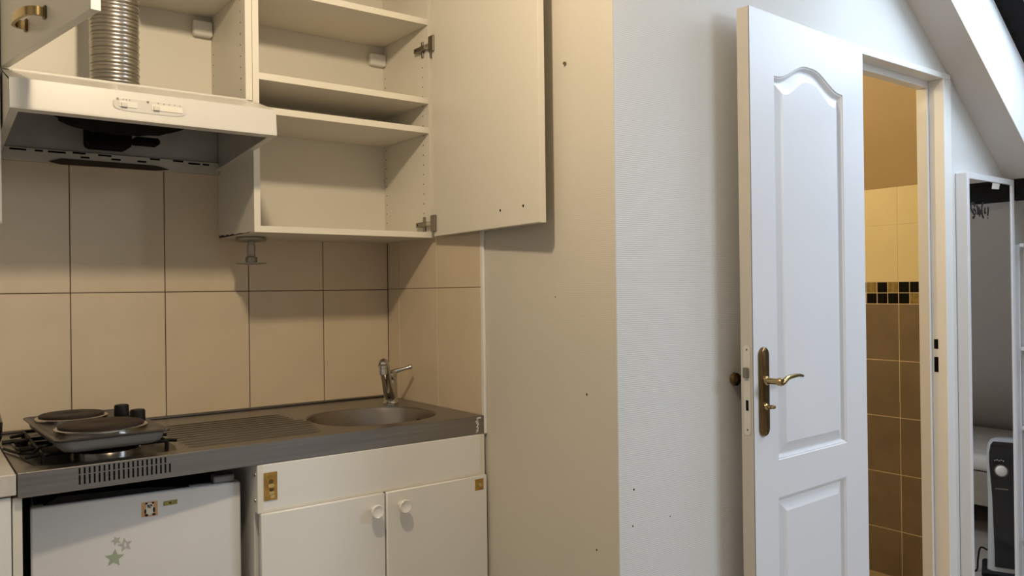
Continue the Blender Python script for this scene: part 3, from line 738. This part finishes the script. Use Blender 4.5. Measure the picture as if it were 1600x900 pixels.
def star(cx, cz, r, m, rot, name='star_sticker', label=None):
    pts = []
    for i in range(10):
        rr = r if i % 2 == 0 else r*.46; t = PI/2+rot+i*PI/5; pts.append((fs(cx)+rr*math.cos(t), cz+rr*math.sin(t)))
    bm = new(); prism(bm, pts, 'Y', FY-.0006, FY); o = obj(name, bm, m, fd)
    if label: o['label'] = label
    return o
ps = sticker('panda_sticker', 'orange_sticker', fd, fs(-.945), fs(-.910), .762, .797, FY-.0006, label='small orange sticker with a black and white panda')
y = FY-.0006
for cx, cz, rx, rz_, m in ((-.927, .778, .010, .013, 'panda_white'), (-.927, .788, .0085, .007, 'panda_white')):
    blob(ps, m, fs(cx), cz, rx, rz_, y)
for cx, cz, rx, rz_ in ((-.9345, .7935, .0028, .0025), (-.920, .7935, .0028, .0025), (-.931, .788, .0018, .0022), (-.9235, .788, .0018, .0022), (-.927, .7845, .0012, .001), (-.937, .775, .0022, .006), (-.918, .777, .0025, .0065), (-.9345, .766, .004, .003), (-.9185, .766, .004, .003)):
    blob(ps, 'ink', fs(cx), cz, rx, rz_, y-.0004)
o_ = sticker('sticker', 'olive_sticker', fd, fs(-.897), fs(-.866), .782, .793, FY-.0006, skew=.001, label='small narrow gold sticker')
blob(o_, 'ink', fs(-.882), .788, .003, .0022, FY-.0006)
star(-1.000, .717, .0115, 'green_star_pale', .3, label='smallest faint star sticker'); s_ = star(-.981, .704, .0165, 'green_star_pale', .15, label='middle pale green star sticker')
star(-1.004, .677, .0215, 'green_star', -.1, label='largest pale green star sticker')
blob(s_, 'fridge_white', fs(-.981), .704, .0022, .006, FY-.0006)

# left base cabinet, its end panel and worktop
lb = thing('base_cabinet', 'white base cabinet at the left edge beside the fridge', 'cabinet', (-1.51, -.30, 0))
B('body', 'laminate', lb, -.30, .3000, -.27, .299, 0, .868, bev=.001)
B('door', 'laminate', lb, -.298, .2985, -.292, -.2705, .10, .864, bev=.002)
B('end_panel', 'laminate_edge', lb, .3015, .3195, -.283, .299, 0, .8605, bev=.001)
wt = B('laminate_worktop', 'worktop', None, -1.82, -1.2025, -.600, -.001, .869, .914, bev=.002); tag(wt, 'grey beige laminate worktop left of the steel counter', 'worktop')
# round black kettle on it, mostly out of view
kt = thing('kettle', 'round black kettle at the left edge above the worktop', 'kettle', (-1.306, -.345, .914))
obj('body', lathe(new(), [(.070, 0), (.085, .006), (.099, .045), (.101, .078), (.094, .108), (.070, .135), (.045, .146)], n=36), 'black_gloss', kt, smooth=True)
ld_ = obj('lid', lathe(new(), [(.047, .1465), (.042, .153), (.012, .158)], n=28), 'black_gloss', kt, smooth=True)
obj('lid_knob', lathe(new(), [(.006, .158), (.011, .166), (.011, .174), (.004, .178)], n=16), 'black', ld_, smooth=True)
obj('spout', tube(new(), smooth_pts([(-.085, 0, .07), (-.115, 0, .09), (-.135, 0, .125), (-.15, 0, .135)], 4), [.02, .019, .018, .017, .016, .015, .014, .013, .012, .0115, .011, .011, .0105], 12), 'black_gloss', kt, smooth=True)
obj('handle', tube(new(), smooth_pts([(0, -.075, .12), (0, -.08, .19), (0, -.04, .225), (0, .04, .225), (0, .08, .19), (0, .075, .12)], 5), .008, 10), 'black', kt, smooth=True)

# ================================================================== MIRROR ON THE WALL
mr = thing('wall_mirror', 'tall white framed mirror on the wall beside the doorway', 'mirror', (1.973, YF-.001, .10))
MW, MH, MD, MF = .204, 1.606, .041, .022
B('frame_stile', 'frame_white', mr, -MW, -MW+MF, -MD, 0, 0, MH, bev=.001); B('frame_stile', 'frame_white', mr, MW-MF, MW, -MD, 0, 0, MH, bev=.001)
B('frame_rail', 'frame_white', mr, -MW+MF, MW-MF, -MD, 0, MH-MF, MH, bev=.001); B('frame_rail', 'frame_white', mr, -MW+MF, MW-MF, -MD, 0, 0, MF, bev=.001)
gm = B('mirror_glass', 'mirror', mr, -MW+MF, MW-MF, -MD+.004, -.004, MF, MH-MF)
YG = -MD+.0036
def T_(zx, zy): return (1.807+(zx-350)*.000236-1.973, YG, 1.599-(zy-135)*.000107-.10)
bm = new()
strokes = [[(495, 300), (470, 210), (415, 185), (365, 230), (355, 330), (380, 440), (440, 530), (475, 600), (465, 660), (435, 690), (410, 665)],
           [(435, 415), (480, 400), (512, 450), (525, 570)], [(550, 280), (580, 285), (588, 400), (592, 545), (615, 420), (640, 325), (648, 470), (652, 600), (668, 470), (695, 420), (712, 470), (690, 540)],
           [(790, 140), (762, 165), (742, 270), (742, 420), (758, 580), (800, 670)], [(858, 305), (842, 380), (838, 470), (860, 485), (878, 460)], [(970, 260), (960, 420), (946, 575)]]
for s in strokes:
    tube(bm, smooth_pts([T_(*p) for p in s], 4), .0052, 6)
lathe(bm, [(.0036, 0), (.003, .001)], T_(942, 655), (0, -1, 0), 10)
for v in bm.verts: v.co.y = YG+(v.co.y-YG)*.15
tag(obj('lettering', bm, 'ink', gm), 'black handwritten sticker reading smile!')
bm = new(); prism(bm, [(1.986-1.973, 1.658-.1), (2.046-1.973, 1.660-.1), (2.056-1.973, 1.683-.1), (1.995-1.973, 1.6835-.1)], 'Y', YG-.0006, YG); tag(obj('label_tag', bm, 'panda_white', gm), 'white paper label at the top of the glass')

# white rack just right of the mirror
rk = thing('white_rack', 'slim white rack at the right edge beside the mirror', 'rack', (2.42, -1.20, 0))
for x in (-.155, .155):
    B('post', 'frame_white', rk, x-.009, x+.009, -.022, -.004, 0, 1.447, bev=.002); B('post', 'frame_white', rk, x-.009, x+.009, .012, .030, 0, 1.447, bev=.002)
for z in (1.438, 1.02, .70, .25):
    B('rail', 'frame_white', rk, -.165, .165, -.024, -.0225, z, z+.018); B('shelf', 'frame_white', rk, -.146, .146, -.02, .028, z, z+.012)
    B('bracket', 'frame_white', rk, -.205, -.165, -.020, -.006, z, z+.014)

# bed under the slope and heater, seen in the mirror
bd = thing('single_bed', 'low white bed under the slope, reflected in the mirror', 'bed', (3.43, -2.2, 0))
B('mattress', 'fabric', bd, -.45, .45, -.98, .98, .335, .42, bev=.03, seg=3, smooth=True)
B('base', 'grey_fit', bd, -.44, .44, -.97, .97, .16, .333, bev=.004)  # shade on the bed's front face put into this grey, under a thin mattress
for sx in (-1, 1):
    for sy in (-1, 1): B('leg', 'dark_wood', bd, sx*.40-.025, sx*.40+.025, sy*.92-.025, sy*.92+.025, 0, .16)
ht = thing('tower_heater', 'black and white tower heater, reflected in the mirror', 'heater', (2.525, -1.368, 0), rz=math.atan2(.38, -.92)+PI/2)
# local: front faces -y ; width along x ; seen in the mirror so local sides swap
bm = new()
def hsec(z, wl, wr_, dp, yo=0): return [(-wl, -dp/2+.02+yo, z), (-wl+.02, -dp/2+yo, z), (wr_-.02, -dp/2+yo, z), (wr_, -dp/2+.02+yo, z), (wr_, dp/2-.02+yo, z), (wr_-.02, dp/2+yo, z), (-wl+.02, dp/2+yo, z), (-wl, dp/2-.02+yo, z)]
loft(bm, [hsec(.03, .088, .088, .16), hsec(.12, .085, .085, .14), hsec(.35, .082, .082, .125), hsec(.52, .086, .086, .12), hsec(.565, .083, .083, .118, .002), hsec(.59, .07, .07, .10, .006), hsec(.60, .05, .05, .07, .012)], cap_last=True, cap_first=True)
obj('shell', bm, 'heater_white', ht, smooth=True, angle=50)
bm = new()
def fsec(z, a, yy): return [(-a, yy, z), (a, yy, z), (a, yy-.006, z), (-a, yy-.006, z)]
loft(bm, [fsec(.05, .060, -.0775), fsec(.12, .060, -.0705), fsec(.35, .066, -.063), fsec(.50, .076, -.0605), fsec(.545, .076, -.0598), fsec(.580, .070, -.052), fsec(.5935, .060, -.045)], cap_last=True, cap_first=True)
fpn = obj('front_panel', bm, 'black_gloss', ht, smooth=True, angle=40)
kb = obj('dial', lathe(new(), [(.023, .0), (.022, .012), (.018, .015)], (.030, -.066, .470), (0, -1, 0), 22), 'knob_white', fpn, smooth=True, angle=50)
obj('dial_ring', lathe(new(), [(.027, .0), (.027, .003), (.024, .004)], (.030, -.066, .470), (0, -1, 0), 24), 'nickel', fpn, smooth=True)
B('badge', 'nickel', fpn, .005, .055, -.0695, -.068, .388, .393)
bm = new()
for i in range(5): box(bm, .02+i*.008, .024+i*.008, -.0672, -.0658, .512+.003*(i % 2), .516+.003*(i % 2))
obj('dial_print', bm, 'scratch_white', fpn)
B('foot', 'black', ht, -.11, .11, -.10, .10, 0, .03, bev=.008)
obj('cord', tube(new(), smooth_pts([(.088, .02, .09), (.115, .01, .10), (.125, .0, .05), (.13, -.02, .006), (.16, -.06, .005)], 5), .004, 8), 'black', ht, smooth=True)
